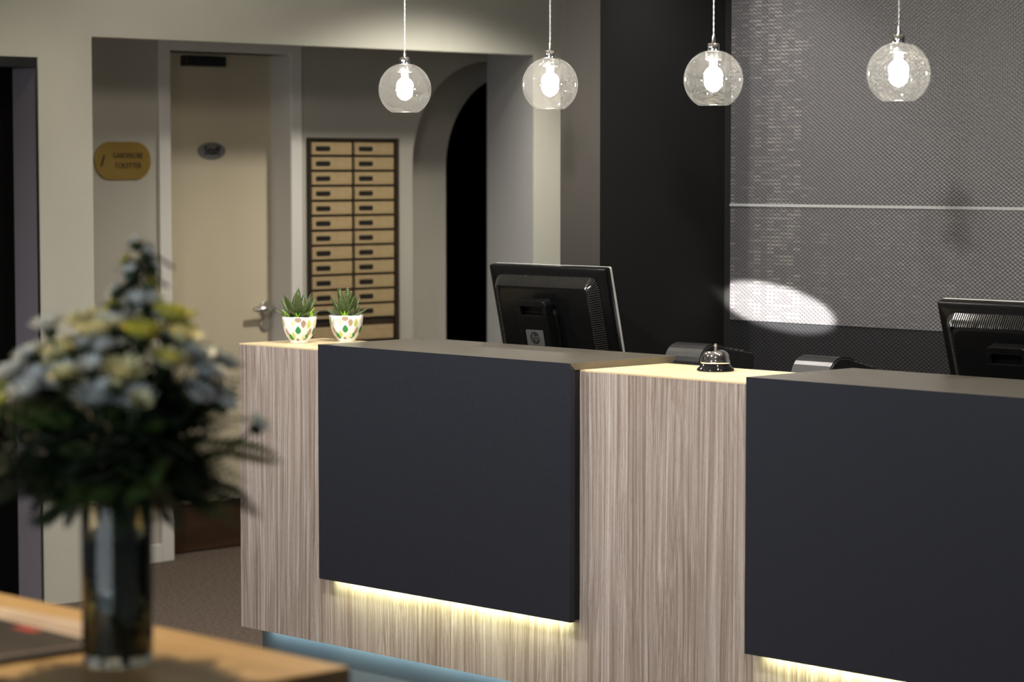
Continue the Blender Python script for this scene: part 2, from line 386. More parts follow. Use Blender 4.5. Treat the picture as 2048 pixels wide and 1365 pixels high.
# inner arch of the niche, a step further back
b = MB()
x1, x0 = XD - .20, XD - .36
b.box(x0, x1, 7.5, 8.012, 0, CH)
AC, AR, AS = 8.44, .428, 1.60
arc = [(AC - AR * math.cos(t * PI / 2 / 18), AS + AR * math.sin(t * PI / 2 / 18)) for t in range(19)] + [(8.7, AS + AR)]
for (ya, za), (yb, zb) in zip(arc, arc[1:]):
    b.prism([(x0, ya, za), (x0, yb, zb), (x0, yb, CH), (x0, ya, CH)], [(x1, ya, za), (x1, yb, zb), (x1, yb, CH), (x1, ya, CH)])
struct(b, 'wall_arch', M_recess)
# unlit room beyond the arch, its darkness painted on in near-black
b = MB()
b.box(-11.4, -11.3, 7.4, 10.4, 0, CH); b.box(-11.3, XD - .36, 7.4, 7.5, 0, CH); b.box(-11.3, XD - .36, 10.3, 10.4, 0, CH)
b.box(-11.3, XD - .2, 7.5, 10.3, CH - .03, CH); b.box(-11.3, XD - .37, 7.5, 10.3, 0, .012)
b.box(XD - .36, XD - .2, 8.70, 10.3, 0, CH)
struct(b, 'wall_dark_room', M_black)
# dark doorway at the far left: closed black leaf set back in a metal lining
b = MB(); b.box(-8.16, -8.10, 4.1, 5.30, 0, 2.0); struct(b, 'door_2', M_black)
b = MB(); b.box(-8.10, XA - .0005, 5.298, 5.3055, 0, 1.958)
tag(b.build('trim_1', M_jamb), kind='structure')
d = empty('door_lining', (XA, 5.300, 0))
b = MB(); b.box(-.135, .012, -1.14, -.003, 1.957, 1.995); b.build('lintel', M_blackmet, d, bevel=.002)
b = MB(); b.box(0.0, .003, -.004, -.001, 0, 1.957, 0); b.build('edge_strip', M_steel, d)
b = MB(); b.box(0.0, .004, .0, .004, 0, 1.957, 0); b.build('dark_gasket', M_blackmet, d)
tag(d, 'black metal lintel and bright edge strip lining the dark doorway at far left', 'door frame')

# baseboards in the recess
b = MB(); b.box(XD, XD + .014, 5.2, 6.255, 0, .075); struct(b, 'baseboard_left', M_trimw, .003)
b = MB(); b.box(XD, XD + .014, 6.99, 7.0, 0, .075); b.box(XD, XD + .014, 7.56, 7.631, 0, .075); struct(b, 'baseboard_back', M_trimw, .003)

# partition and back wall behind the counter
b = MB()
b.box(-5.51, -5.345, 5.525, 9.0, 0, CH, 1, {'f': 0})
struct(b, 'wall_partition', [M_pillar, M_darkwall])
b = MB(); b.box(-5.345, 3.0, YB + .01, YB + .16, 0, CH); struct(b, 'wall_behind_counter', M_darkwall)
pnl = empty('perforated_wall_panel', (-5.296, YB, 0))
b = MB(); b.box(-5.296, 2.0, YB - .018, YB + .01, 1.488, CH - .002); o = b.build('upper_sheet', M_panel); o.parent = pnl; o.matrix_parent_inverse = Matrix.Translation((5.296, -YB, 0))
b = MB(); b.box(-5.296, 2.0, YB - .018, YB + .01, 1.131, 1.483); o = b.build('lower_sheet', M_panel); o.parent = pnl; o.matrix_parent_inverse = Matrix.Translation((5.296, -YB, 0))
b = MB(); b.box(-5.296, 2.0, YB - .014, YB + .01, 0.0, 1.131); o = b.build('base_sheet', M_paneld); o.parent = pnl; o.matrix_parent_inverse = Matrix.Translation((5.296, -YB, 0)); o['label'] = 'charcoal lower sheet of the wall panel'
b = MB(); b.box(-5.296, 2.0, YB - .022, YB + .01, 1.481, 1.489); o = b.build('seam_strip', M_seam); o.parent = pnl; o.matrix_parent_inverse = Matrix.Translation((5.296, -YB, 0))
tag(pnl, 'grey perforated metal panel with painted dashes of dappled light on the wall behind the counter', 'wall panel')

# ------------------------------------------------------------------ staff door
dr = empty('door_1', (-8.65, 6.305, 0)); dr['kind'] = 'structure'
b = MB(); b.box(-.045, 0, 0.012, .70, .205, 2.075); b.build('door_leaf', M_door, dr, bevel=.002)
b = MB(); b.box(-.045, .003, 0.012, .70, .005, .203); o = b.build('kick_plate', M_kick, dr); o['label'] = 'dark brown kick plate'
b = MB()
X = 8.65 + XD
U_ = [(-.05, 0), (-.05, 2.115), (.69, 2.115), (.69, 0), (.63, 0), (.63, 2.07), (.008, 2.07), (.008, 0)]
b.prism([(-.05, y, z) for y, z in U_], [(X + .015, y, z) for y, z in U_])
b.build('door_frame', M_trimw, dr, bevel=.004)
b = MB(); b.box(0, .045, .16, .365, 2.015, 2.058); o = b.build('door_closer', M_blackmet, dr, bevel=.004); o['label'] = 'dark overhead door closer'
hd = MB()
def disc(mb, y, z, r, t0, t1, mi=0, n=28):
    mb.loops([[(x, y + rr * math.cos(2 * PI * i / n), z + rr * math.sin(2 * PI * i / n)) for i in range(n)] for x, rr in ((t0, r), (t1 - .002, r), (t1, r - .002))], mi)
hy = .593
disc(hd, hy, 1.005, .030, 0, .012); disc(hd, hy, .935, .028, 0, .010)
hd.tube([(.01, hy, 1.005), (.05, hy, 1.005), (.056, hy - .012, 1.005), (.056, hy - .10, 1.003)], [.011, .011, .012, .010], 12)
o = hd.build('door_handle', M_steel, dr); o['label'] = 'steel lever handle over a round lock plate'

sg = empty('staff_sign', (-8.65, 6.622, 1.668))
b = MB(); n = 40
b.loops([[(x, .072 * s * math.cos(2 * PI * i / n), .036 * s * math.sin(2 * PI * i / n)) for i in range(n)] for x, s in ((0, 1), (.003, 1), (.004, .97))])
b.build('oval_plate', M_signgrey, sg)
text_mesh('lettering', 'Staff', .047, M_ink, sg, Matrix.Translation((.0045, 0, 0)) @ ON_X, offset=.0012)
tag(sg, 'small grey oval sign reading Staff on the cream door', 'sign')

pq = empty('brass_plaque', (XD, 6.083, 1.626))
b = MB()
pr = rrect(.272, .150, .0745, 12)
b.loops([[(x, y * s, z * s) for y, z in pr] for x, s in ((0, 1), (.006, 1), (.008, .985))])
b.build('plate', M_brass, pq)
text_mesh('lettering', 'GARDEROBE', .030, M_ink, pq, Matrix.Translation((.0085, .022, .020)) @ ON_X, sx=.86)
text_mesh('lettering', 'TOILETTER', .030, M_ink, pq, Matrix.Translation((.0085, .022, -.020)) @ ON_X, sx=.86)
b = MB(); b.prism([(.0082, -.110, -.022), (.0082, -.103, -.022), (.0082, -.088, .022), (.0082, -.095, .022)], [(.0092, -.110, -.022), (.0092, -.103, -.022), (.0092, -.088, .022), (.0092, -.095, .022)])
b.build('slash_mark', M_ink, pq)
tag(pq, 'polished brass pill-shaped plaque with two engraved lines left of the cream door', 'plaque')

# ------------------------------------------------------------------ pigeonhole cabinet
cb = empty('mailbox_cabinet', (XD, 7.028, .84))
W, Hc, D = .506, .886, .022
b = MB()
t = .012
b.box(0, D, 0, t, 0, Hc); b.box(0, D, W - t - .010, W, 0, Hc); b.box(0, D, t, W - t, Hc - t, Hc); b.box(0, D, t, W - t, 0, .012)
b.box(0, .008, t, W - t, .012, Hc - t)
b.box(0, D - .004, W / 2 - .011, W / 2 - .003, .09, Hc - t)
b.build('cabinet_frame', M_boxframe, cb, bevel=.002)
rowp = .0635
proto = None
top = Hc - t - .006
def boxdoor():
    m = MB(); m.box(.006, D - .002, 0, .222, 0, .053); d = m.build('box_door', M_boxdoor, cb, bevel=.0025)
    m = MB()
    pts = rrect(.078, .020, .007, 4)
    m.loops([[(x, .060 + y, .026 + z) for y, z in pts] for x in (D - .003, D + .001)])
    l = m.build('label_slot', M_slot, d); return d
for c in range(2):
    for r in range(12):
        y = (t + .003) if c == 0 else (W / 2 + .001)
        z = top - (r + 1) * rowp + .009
        if proto is None: proto = boxdoor(); dd = proto
        else:
            dd = proto.copy(); COL.objects.link(dd); dd.parent = cb
            ll = proto.children[0].copy(); COL.objects.link(ll); ll.parent = dd
        dd.location = (0, y, z)
b = MB(); b.box(.006, D - .002, t + .004, W - .035, .018, .078); o = b.build('bottom_flap', M_boxdoor, cb, bevel=.0025)
tag(cb, 'tall wall cabinet of two columns of tan mailboxes in a dark frame', 'mailbox cabinet')

# ------------------------------------------------------------------ reception counter
YC, YK = 4.762, 5.09
ZT, ZBt = 1.08, .232
CL, CR = -6.092, -2.2
ct = empty('reception_counter', (CL, YC, 0))
Lc = CR - CL
b = MB()
b.box(0, Lc, 0, .02, ZBt, ZT - .004, 0)                  # front board
b.box(0, .02, .02, YK - YC, ZBt, ZT - .004, 0); b.box(Lc - .02, Lc, .02, YK - YC, ZBt, ZT - .004, 0)
b.box(.02, Lc - .02, .02, YK - YC, ZBt, ZBt + .02, 0); b.box(.02, Lc - .02, YK - YC - .02, YK - YC, ZBt, ZT - .004, 0)
b.build('body', M_wood, ct)
b = MB()
pts = [(0, 0), (Lc, 0), (Lc, YK - YC), (.30, YK - YC)]
pts += [(.24 - .0 * i, YK - YC + .012 * math.sin(PI * i / 6)) for i in range(1, 1)]
pts += [(.0, YK - YC)]
b.prism([(x, y, ZT - .004) for x, y in pts], [(x, y, ZT) for x, y in pts])
b.build('worktop', M_woodtop, ct)
b = MB(); b.box(.035, Lc - .03, .052, YK - YC - .03, 0, ZBt); b.build('plinth', M_plinth, ct)
b = MB(); b.box(.08, Lc - .08, .024, .040, ZBt - .006, ZBt); b.build('plinth_light_strip', M_ledcool, ct)
tag(ct, 'long pale striped wood reception counter with yellow wood top on a lit bluish plinth', 'counter')

YP = 4.724
def slab_unit(xa, xb, label):
    u = empty('counter_cladding', (xa, YP, 0)); Wd = xb - xa
    t = .018; z0, z1 = .427, 1.098
    dep = 5.13 - YP
    # front board, mitred at the top
    b = MB()
    A = [(0, 0, z0), (0, t, z0), (0, t, z1 - t), (0, 0, z1)]; Bq = [(Wd, y, z) for _, y, z in A]
    b.prism(A, Bq, 0, 0); b.build('front_panel', [M_laminate], u)
    b = MB()
    A = [(0, 0, z1), (0, t, z1 - t), (0, dep - t, z1 - t), (0, dep, z1)]; Bq = [(Wd, y, z) for _, y, z in A]
    b.prism(A, Bq, 0, 1); b.build('top_slab', [M_slabtop, M_slabedge], u)
    b = MB()
    b.box(0.002, .036, t, YC - YP, z0 + .004, z1 - t - .001); b.box(Wd - .036, Wd - .002, t, YC - YP, z0 + .004, z1 - t - .001)
    b.box(.036, Wd - .036, t, YC - YP, z0 + .022, z1 - t - .001)
    b.build('backing_board', M_blackgap, u)
    b = MB(); b.box(.038, Wd - .038, t + .003, YC - YP - .003, z0 + .016, z0 + .0215); b.build('light_strip', M_ledwarm, u)
    tag(u, label, 'counter cladding', 'dark counter claddings')
slab_unit(-5.683, -4.675, 'charcoal slab wrapping the counter front and top below the left monitor')
slab_unit(-4.081, -2.55, 'charcoal slab wrapping the counter at the right edge of the photo')

# ------------------------------------------------------------------ staff desk (behind the counter)
dk = empty('staff_desk', (-5.33, 5.14, 0))
b = MB(); b.box(0, 2.9, 0, .62, .815, .84); b.build('desk_top', M_desk, dk, bevel=.002)
for x in (0.02, 1.4, 2.84):
    b = MB(); b.box(x, x + .03, .04, .58, 0, .815); b.build('support_panel', M_desk, dk)
tag(dk, 'low dark work surface for staff behind the reception counter', 'desk')

# ------------------------------------------------------------------ monitors
def perim(w, h, r):
    """points, outward normals along a rounded rectangle every 5 mm"""
    out = []; st = .0064
    segs = [(w - 2 * r, (-w / 2 + r, h / 2), (1, 0), (0, 1)), (None, (w / 2 - r, h / 2 - r), 90, 0), (h - 2 * r, (w / 2, h / 2 - r), (0, -1), (1, 0)),
            (h - 2 * r, (-w / 2, -h / 2 + r), (0, 1), (-1, 0)), (None, (-w / 2 + r, h / 2 - r), 180, 90)]
    for L_, p, d_, n_ in segs:
        if L_ is None:
            k = int(r * PI / 2 / st)
            for i in range(1, k):
                a = math.radians(d_ + (n_ - d_) * i / k); out.append(((p[0] + r * math.cos(a), p[1] + r * math.sin(a)), (math.cos(a), math.sin(a))))
        else:
            k = int(L_ / st)
            for i in range(k + 1):
                out.append(((p[0] + d_[0] * L_ * i / k, p[1] + d_[1] * L_ * i / k), n_))
    return out
def monitor(loc, tilt, rz, label, W=.47, H=.335, base_z=.84):
    m = empty('computer_monitor', (loc[0], loc[1], base_z), (0, 0, rz))
    zc = loc[2] - base_z - H / 2 * math.cos(tilt)
    Rm = Matrix.Translation((0, 0, zc)) @ Matrix.Rotation(tilt, 4, 'X')
    def fin(o): o.data.transform(Rm); return o
    def ring(ins, y, r): return [(px, y, pz) for px, pz in rrect(W - 2 * ins, H - 2 * ins, max(r, .003), 8)]
    b = MB()
    b.loops([ring(.0, .009, .006), ring(0, -.010, .006), ring(.004, -.014, .006), ring(.020, -.016, .02), ring(.027, -.018, .032), ring(.034, -.026, .035), ring(.050, -.042, .032), ring(.055, -.045, .030), ring(.062, -.046, .026)])
    o = fin(b.build('back_shell', M_plastic, m))
    b = MB()
    fr = rrect(W, H, .006, 8); inn = rrect(W - .034, H - .034, .003, 8); n = len(fr)
    b.loops([[(x, .009, z) for x, z in fr], [(x, .012, z) for x, z in fr], [(x * 1.0, .019, z * 1.0) for x, z in rrect(W - .003, H - .003, .006, 8)], [(x, .018, z) for x, z in inn], [(x, .0135, z) for x, z in inn]], 0, False, False, False)
    fin(b.build('bezel', M_bezel, m))
    b = MB(); b.box(-W / 2 + .016, W / 2 - .016, .0122, .0138, -H / 2 + .016, H / 2 - .016); fin(b.build('screen', M_screen, m))
    # vent ribs running over the sloped shoulder
    b = MB()
    for (p, nrm) in perim(W - .054, H - .054, .032):
        P_ = Vector((p[0], 0, p[1])); N_ = Vector((nrm[0], 0, nrm[1])); Tn = Vector((-nrm[1], 0, nrm[0]))
        path = [(-.001, -.0185), (-.006, -.0245), (-.013, -.033), (-.021, -.041), (-.027, -.0455)]
        rings = []
        for (ins, y) in path:
            c = P_ + N_ * ins + Vector((0, y, 0)); up_ = (Vector((0, -1, 0)) * .7 + N_ * .7) * .0034
            rings.append([c - Tn * .0019 - up_ * .5, c + Tn * .0019 - up_ * .5, c + Tn * .0010 + up_, c - Tn * .0010 + up_])
        b.loops(rings, smooth=False)
    fin(b.build('vent_ribs', M_rib, m))
    # stand bracket with carrying slot
    b = MB()
    hz = .060
    def plate(w_, h_, r_, y, zc_): return [(px, y, pz + zc_) for px, pz in rrect(w_, h_, r_, 6)]
    b.loops([plate(.118, .27, .016, -.046, hz - .140), plate(.118, .27, .016, -.060, hz - .140), plate(.112, .264, .014, -.063, hz - .140)])
    st = b.build('stand_mount', M_plastic, m); fin(st)
    b = MB()
    zt_ = hz + .044; zb_ = -.30; wo = .060
    y0, y1 = -.066, -.096
    # upper bar, side bars and lower plate leave a real slot
    pr = [(-wo, -.19), (-wo, zt_ - .012 - .014), (-wo + .014 * .3, zt_ - .012 - .004), (-wo + .014, zt_ - .012), (wo - .014, zt_ - .012), (wo - .014 * .3, zt_ - .016), (wo, zt_ - .026), (wo, -.19)]
    slot = [(-wo + .014, zt_ - .030), (wo - .016, zt_ - .030), (wo - .016, zt_ - .056), (-wo + .014, zt_ - .056)]
    def strip(a, c):   # closed quad bars between outline and slot
        b.prism([(x, y0, z) for x, z in a], [(x, y1, z) for x, z in a])
    strip([(-wo, zt_ - .030), (-wo, zt_ - .026), (-wo + .004, zt_ - .016), (-wo + .014, zt_ - .012), (wo - .014, zt_ - .012), (wo - .004, zt_ - .016), (wo, zt_ - .026), (wo, zt_ - .030)], 0)
    strip([(-wo, zt_ - .056), (-wo, zt_ - .030), (-wo + .014, zt_ - .030), (-wo + .014, zt_ - .056)], 0)
    strip([(wo - .016, zt_ - .056), (wo - .016, zt_ - .030), (wo, zt_ - .030), (wo, zt_ - .056)], 0)
    strip([(-wo, -.235), (-wo, zt_ - .056), (wo, zt_ - .056), (wo, -.235)], 0)
    b.box(-wo + .016, wo - .018, y0 - .012, y0 - .008, zt_ - .056, zt_ - .030)
    bk = fin(b.build('stand_bracket', M_plastic, m, bevel=.003))
    # square badge
    zb0 = -.018
    b = MB(); pp = rrect(.070, .046, .003, 4)
    b.loops([[(x, y1 - .0002, z + zb0) for x, z in pp], [(x, y1 - .0022, z + zb0) for x, z in pp]]); bd = b.build('badge', M_badge, m); fin(bd)
    b = MB(); nn = 32
    b.loops([[(.0185 * s * math.cos(2 * PI * i / nn), y, zb0 + .0185 * s * math.sin(2 * PI * i / nn)) for i in range(nn)] for y, s in ((y1 - .0021, 1), (y1 - .0029, 1))])
    o = b.build('badge_disc', M_badgeink, m); fin(o)
    o = text_mesh('badge_letters', 'hp', .030, M_badge, m, Matrix.Translation((0, y1 - .0032, zb0 + .001)) @ ON_Y, .0004, .35); fin(o)
    # foot
    b = MB(); b.prism([(px, pz - .03, 0) for px, pz in rrect(.24, .19, .03)], [(px * .97, pz * .97 - .03, .016) for px, pz in rrect(.24, .19, .03)])
    b.build('foot', M_plastic, m)
    b = MB(); c = Rm @ Vector((0, -.078, -.23)); b.box(-.045, .045, c.y - .016, c.y + .016, .012, c.z + .03); b.build('neck', M_plastic, m)
    tag(m, label, 'monitor', 'computer monitors'); return m
monitor((-5.356, 5.36, 1.315), math.radians(13), 0.0, 'black computer monitor seen from behind above the left charcoal slab', W=.476, H=.345)
monitor((-3.70, 5.36, 1.268), math.radians(18), 0.0, 'black computer monitor cut off by the right edge of the photo', W=.495, H=.345)

# ------------------------------------------------------------------ payment terminals
def terminal(x0, x1, y, zt, drop, label):
    t_ = empty('payment_terminal', (x0, y, .84)); w_ = x1 - x0; h = zt - .84
    prof = []
    R_ = .052
    for i in range(13):                                   # rounded nose facing the guests
        a = math.radians(250 - 160 * i / 12); prof.append((R_ + R_ * math.cos(a) - .0, h - R_ + R_ * math.sin(a)))
    prof += [(.085, h - .003), (.105, h - .010), (.215, h - drop), (.222, h - drop - .006), (.222, h - drop - .018), (.215, 0), (.03, 0)]
    b = MB()
    b.prism([(0, py, pz) for py, pz in prof], [(w_, py, pz) for py, pz in prof])
    o = b.build('body', M_term, t_, bevel=.003)
    for p in o.data.polygons: p.use_smooth = False
    # paper-roll lid: a thin shell over the nose, seam line left below it
    b = MB()
    lid = [q for q in prof[5:15]]
    cy, cz = R_, h - R_
    inner = []; outer = []
    for py, pz in lid:
        inner.append((py, pz)); v = Vector((py - cy, pz - cz)); v = v.normalized() * .004 if py < R_ else Vector((0, .004)); outer.append((py + v.x, pz + v.y))
    sec = inner + outer[::-1]
    b.prism([(.003, py, pz) for py, pz in sec], [(w_ - .003, py, pz) for py, pz in sec]); b.build('paper_lid', M_term, t_)
    b = MB()
    for i in range(4):
        for j in range(3):
            yy = .125 + i * .022; zz = h - .010 - (yy - .105) / .11 * (drop - .010)
            b.box(.02 + j * .034, .02 + j * .034 + .026, yy, yy + .015, zz - .004, zz + .003)
    b.build('keypad', M_slot, t_, bevel=.001)
    tag(t_, label, 'payment terminal', 'payment terminals')
terminal(-4.80, -4.668, 5.215, 1.119, .028, 'charcoal payment terminal behind the counter bell')
terminal(-4.352, -4.222, 5.215, 1.107, .038, 'charcoal payment terminal right of the bell, beside the right slab')

# ------------------------------------------------------------------ desk bell
bl = empty('desk_bell', (-4.41, 4.985, ZT))
b = MB(); b.lathe([(.0, 0), (.0475, 0), (.0485, .003), (.047, .006), (.041, .011), (.037, .017), (.035, .019), (.0, .019)], 56); b.build('bell_base', M_bellbase, bl)
b = MB(); b.lathe([(.0365, .0195), (.0378, .021), (.0378, .025), (.036, .0275), (.0355, .032), (.0335, .041), (.029, .048), (.022, .0525), (.012, .0545), (.0, .055)], 56); b.build('bell_dome', M_chrome, bl)
b = MB(); b.lathe([(.0042, .054), (.0042, .060), (.003, .0605), (.003, .063), (.0045, .0635), (.0048, .067), (.003, .0695), (0, .070)], 24); b.build('plunger', M_chrome, bl)
tag(bl, 'chrome desk bell with black base on the yellow wood counter top', 'bell')

# ------------------------------------------------------------------ potted succulents
HP_, RP = .078, .0515
potprof = [(.0, .0), (.027, .0), (.0285, .002), (.0285, .007), (.031, .010), (.037, .018), (.043, .030), (.0475, .045), (.050, .060), (.0515, .0775), (.0505, .0785), (.0485, .0775), (.047, .068), (.0, .066)]
def pot_r(z):
    pr = potprof[3:10]
    for (r0, z0), (r1, z1) in zip(pr, pr[1:]):
        if z0 <= z <= z1: return r0 + (r1 - r0) * (z - z0) / (z1 - z0)
    return pr[-1][0]
def pot_leaf_mesh(mb, phi, zc, wd, ht, mi, lean=0.0, flip=1):
    """a pointed leaf print hugging the pot wall"""
    N = 10; rows = []
    for i in range(N + 1):
        u = i / N; z = zc + (u - .5) * ht * flip
        hw = wd / 2 * (math.sin(PI * u ** .8) ** .85) if 0 < u < 1 else 0.0004
        if not .0075 < z < .0765: z = min(max(z, .0075), .0765)
        row = []
        for k in range(5):
            s = (k / 4 - .5) * 2 * hw + lean * (u - .5)
            r = pot_r(z) + .0007; a = phi + s / r
            row.append((r * math.cos(a), r * math.sin(a), z))
        rows.append(row)
    mb.loops(rows, mi, False, False, True, closed=False)
CAM_ANG = math.atan2(-.695, .719)
def leafblade(mb, base, az, el, ln, wd, curl=.35, uvs=None, mi=0):
    n = 9; p = Vector(base); rings = []
    for i in range(n + 1):
        u = i / n
        e = el + curl * (u - .3)
        d_ = Vector((math.cos(az) * math.cos(e), math.sin(az) * math.cos(e), math.sin(e)))
        side = Vector((-math.sin(az), math.cos(az), 0)); nr = d_.cross(side) * -1
        hw = wd * (.80 + .8 * u) * (1 - u) ** .75 * .62 if u < 1 else .0003
        hw = max(hw, .0003); th = hw * .62
        rings.append([p + side * hw, p + side * hw * .55 - nr * th * -.15, p + nr * th * -.05, p - side * hw * .55 - nr * th * -.15, p - side * hw, p - side * hw * .55 - nr * th * .75, p - nr * th, p + side * hw * .55 - nr * th * .75])
        p = p + d_ * (ln / n)
    R = mb.loops(rings, mi)
    if mb.uv is None: mb.uv = mb.bm.loops.layers.uv.new('UVMap')
    idx = {}
    for i, r in enumerate(R):
        for k, v in enumerate(r): idx[v] = (k / 8 * .6, i / n)
    for v, uvc in idx.items():
        for lp in v.link_loops: lp[mb.uv].uv = uvc
def succulent(loc, seed, label, gravel):
    rnd = random.Random(seed)
    s = empty('potted_succulent', loc)
    b = MB(); b.lathe(potprof, 64)
    c = CAM_ANG
    base_set = [(0, .040, .017, .024, 0, 0, 1), (.62, .020, .014, .022, 0, .006, 1), (-.62, .020, .014, .022, 0, -.006, 1), (1.25, .036, .016, .024, 0, 0, 1),
                (-.35, .024, .012, .022, 1, 0, 1), (-.85, .034, .013, .024, 2, -.005, 1), (.80, .034, .014, .024, 2, .004, 1), (.32, .058, .015, .024, 2, 0, -1),
                (.0, .072, .020, .018, 2, 0, 1), (.68, .058, .013, .027, 1, 0, 1), (-1.15, .060, .013, .028, 1, 0, 1), (-.05, .011, .010, .010, 2, 0, 1),
                (-.30, .060, .014, .022, 3, 0, -1), (.40, .018, .013, .020, 3, 0, 1), (-.95, .014, .012, .016, 3, 0, 1), (1.2, .064, .016, .022, 3, 0, 1)]
    for rot in (0, PI):
        for a, z, wd, ht, mi, ln_, fl in base_set:
            pot_leaf_mesh(b, c + rot + a, z, wd, ht, mi + 1, ln_, fl)
    b.build('pot', [M_pot, M_lg, M_ll, M_lb, M_lc], s)
    b = MB(); b.lathe([(.0, .071), (.03, .0715), (.0475, .070)], 32)
    if gravel:
        for i in range(70):
            a = rnd.uniform(0, 2 * PI); r = .047 * math.sqrt(rnd.uniform(.25, 1)); q = rnd.uniform(.0018, .0036)
            b.lathe([(0, -q * .7), (q * .8, -q * .3), (q, .2 * q), (q * .5, q * .8), (0, q)], 6, c=(r * math.cos(a), r * math.sin(a), .0735 + rnd.uniform(0, .003)), smooth=False)
    o = b.build('gravel', M_gravel if gravel else M_stem, s)
    b = MB()
    for ring_, (nl, el0, l0, w0) in enumerate(((5, 1.22, .086, .027), (6, .92, .082, .030), (6, .52, .060, .024))):
        for i in range(nl):
            az = 2 * PI * i / nl + ring_ * .5 + rnd.uniform(-.25, .25) + seed
            el = el0 + rnd.uniform(-.14, .14)
            if ring_ == 0 and i == 0: el = 1.5; ln_ = .096
            else: ln_ = l0 * rnd.uniform(.86, 1.1)
            r0 = .004 + .007 * ring_
            leafblade(b, (r0 * math.cos(az), r0 * math.sin(az), .070), az, el, ln_, w0 * rnd.uniform(.9, 1.15), rnd.uniform(.15, .45))
    b.build('leaf_rosette', M_succ, s)
    b = MB()
    spots = ((-.15, .034, 3), (-1.15, .040, 2), (1.0, .038, 3)) if not gravel else ((-.05, .036, 3),)
    for da, r, k in spots:
        for j in range(k):
            a = c + da; leafblade(b, (r * math.cos(a), r * math.sin(a), .068), a + (j - 1) * 1.3, 1.05 + .2 * (j == 1), .024 + .006 * rnd.random(), .009, .1)
    if not gravel:
        leafblade(b, (.02 * math.cos(c + 1.2), .02 * math.sin(c + 1.2), .070), c + 1.35, .85, .046, .016, .3)
        leafblade(b, (.02 * math.cos(c - 1.2), .02 * math.sin(c - 1.2), .070), c - 1.45, .70, .046, .012, .3)
    b.build('young_shoot', M_shoot, s)
    tag(s, label, 'potted plant', 'succulents in leaf-print pots'); return s
succulent((-5.979, 4.899, ZT), 3, 'succulent in a white leaf-print pot at the outer left end of the counter', False)
succulent((-5.940, 5.048, ZT), 8, 'succulent in a leaf-print pot with white gravel beside the charcoal slab', True)

# ------------------------------------------------------------------ pendant lamps
def pendant(x, y, z, label):
    p = empty('pendant_lamp', (x, y, z)); R_ = .0755
    zc = CH - z
    a0 = math.asin(.30); a1 = PI - math.asin(.53)
    prof = [(R_ * math.sin(a0 + (a1 - a0) * i / 30), R_ * math.cos(a0 + (a1 - a0) * i / 30)) for i in range(31)]
    outer = list(prof)
    inner = [(r * .972, zz * .972) for r, zz in prof][::-1]
    b = MB(); b.lathe(outer, 64)
    # ground lower rim
    r1, z1 = outer[-1]
    b.lathe([(r1, z1), (r1 - .0015, z1 - .0012), (r1 - .003, z1)], 64)
    b.build('glass_globe', M_globe, p)
    zt_ = R_ * math.cos(a0)
    b = MB(); b.lathe([(.0, zt_ + .020), (.0125, zt_ + .020), (.0150, zt_ + .018), (.0150, zt_ + .002), (.0145, zt_ + .0), (0, zt_)], 32); b.build('socket_cap', M_chrome, p)
    b = MB(); b.lathe([(.0, zt_ + .040), (.0035, zt_ + .040), (.0042, zt_ + .036), (.0058, zt_ + .020)], 20); b.build('cord_grip', M_chrome, p)
    b = MB(); b.lathe([(.0, zt_), (.0225, zt_ - .0005), (.0225, zt_ - .002), (.020, zt_ - .004), (.020, zt_ - .018), (.0215, zt_ - .021), (.0195, zt_ - .023), (.011, zt_ - .024), (.011, zt_ - .034), (0, zt_ - .034)], 32); b.build('lamp_holder', M_bulbmetal, p)
    b = MB(); b.lathe([(.0, zt_ - .034), (.009, zt_ - .035), *[(.0235 * math.sin(q), zt_ - .062 + .0235 * math.cos(q)) for q in [math.radians(24 + 156 * i / 16) for i in range(17)]]], 28); b.build('light_bulb', M_bulb, p)
    # twisted two-strand clear cord
    for k in range(1):
        b = MB()
        for ph in (0, PI):
            n = 160
            b.tube([(.0012 * math.cos(ph + i * .9), .0012 * math.sin(ph + i * .9), zt_ + .036 + (zc - zt_ - .045) * i / n) for i in range(n + 1)], .0013, 6)
        b.build('cord', M_cord, p)
    b = MB(); b.lathe([(0, zc), (.045, zc), (.045, zc - .018), (.04, zc - .022), (0, zc - .022)], 32); b.build('ceiling_rose', M_chrome, p)
    tag(p, label, 'pendant lamp', 'glass globe pendants'); return p
for x, lab in ((-5.576, 'lit clear glass globe pendant in front of the mailbox cabinet, first from left'), (-4.988, 'lit clear glass globe pendant in front of the arch and bright pillar, second from left'),
               (-4.402, 'lit clear glass globe pendant over the bell, beside the edge of the mesh panel'), (-3.817, 'lit clear glass globe pendant before the mesh panel, rightmost of four')):
    pendant(x, 4.962, 1.822, lab)

# ------------------------------------------------------------------ foreground table
ZTB = .99
tb = empty('foreground_table', (-2.40, 2.045, 0))
b = MB()
b.box(-1.5, 0, -.75, 0, ZTB - .035, ZTB, 1, {'t': 0}); b.build('table_top', [M_table, M_tableedge], tb, bevel=.003)
b = MB(); b.box(-1.46, -.04, -.71, -.05, ZTB - .12, ZTB - .035); b.build('apron', M_tableedge, tb)
for sx in (-1.44, -.11):
    for sy in (-.70, -.12):
        b = MB(); b.box(sx, sx + .06, sy, sy + .06, 0, ZTB - .035); b.build('leg', M_tableedge, tb, bevel=.003)
tag(tb, 'tan wood table under the vase in the blurred foreground', 'table')

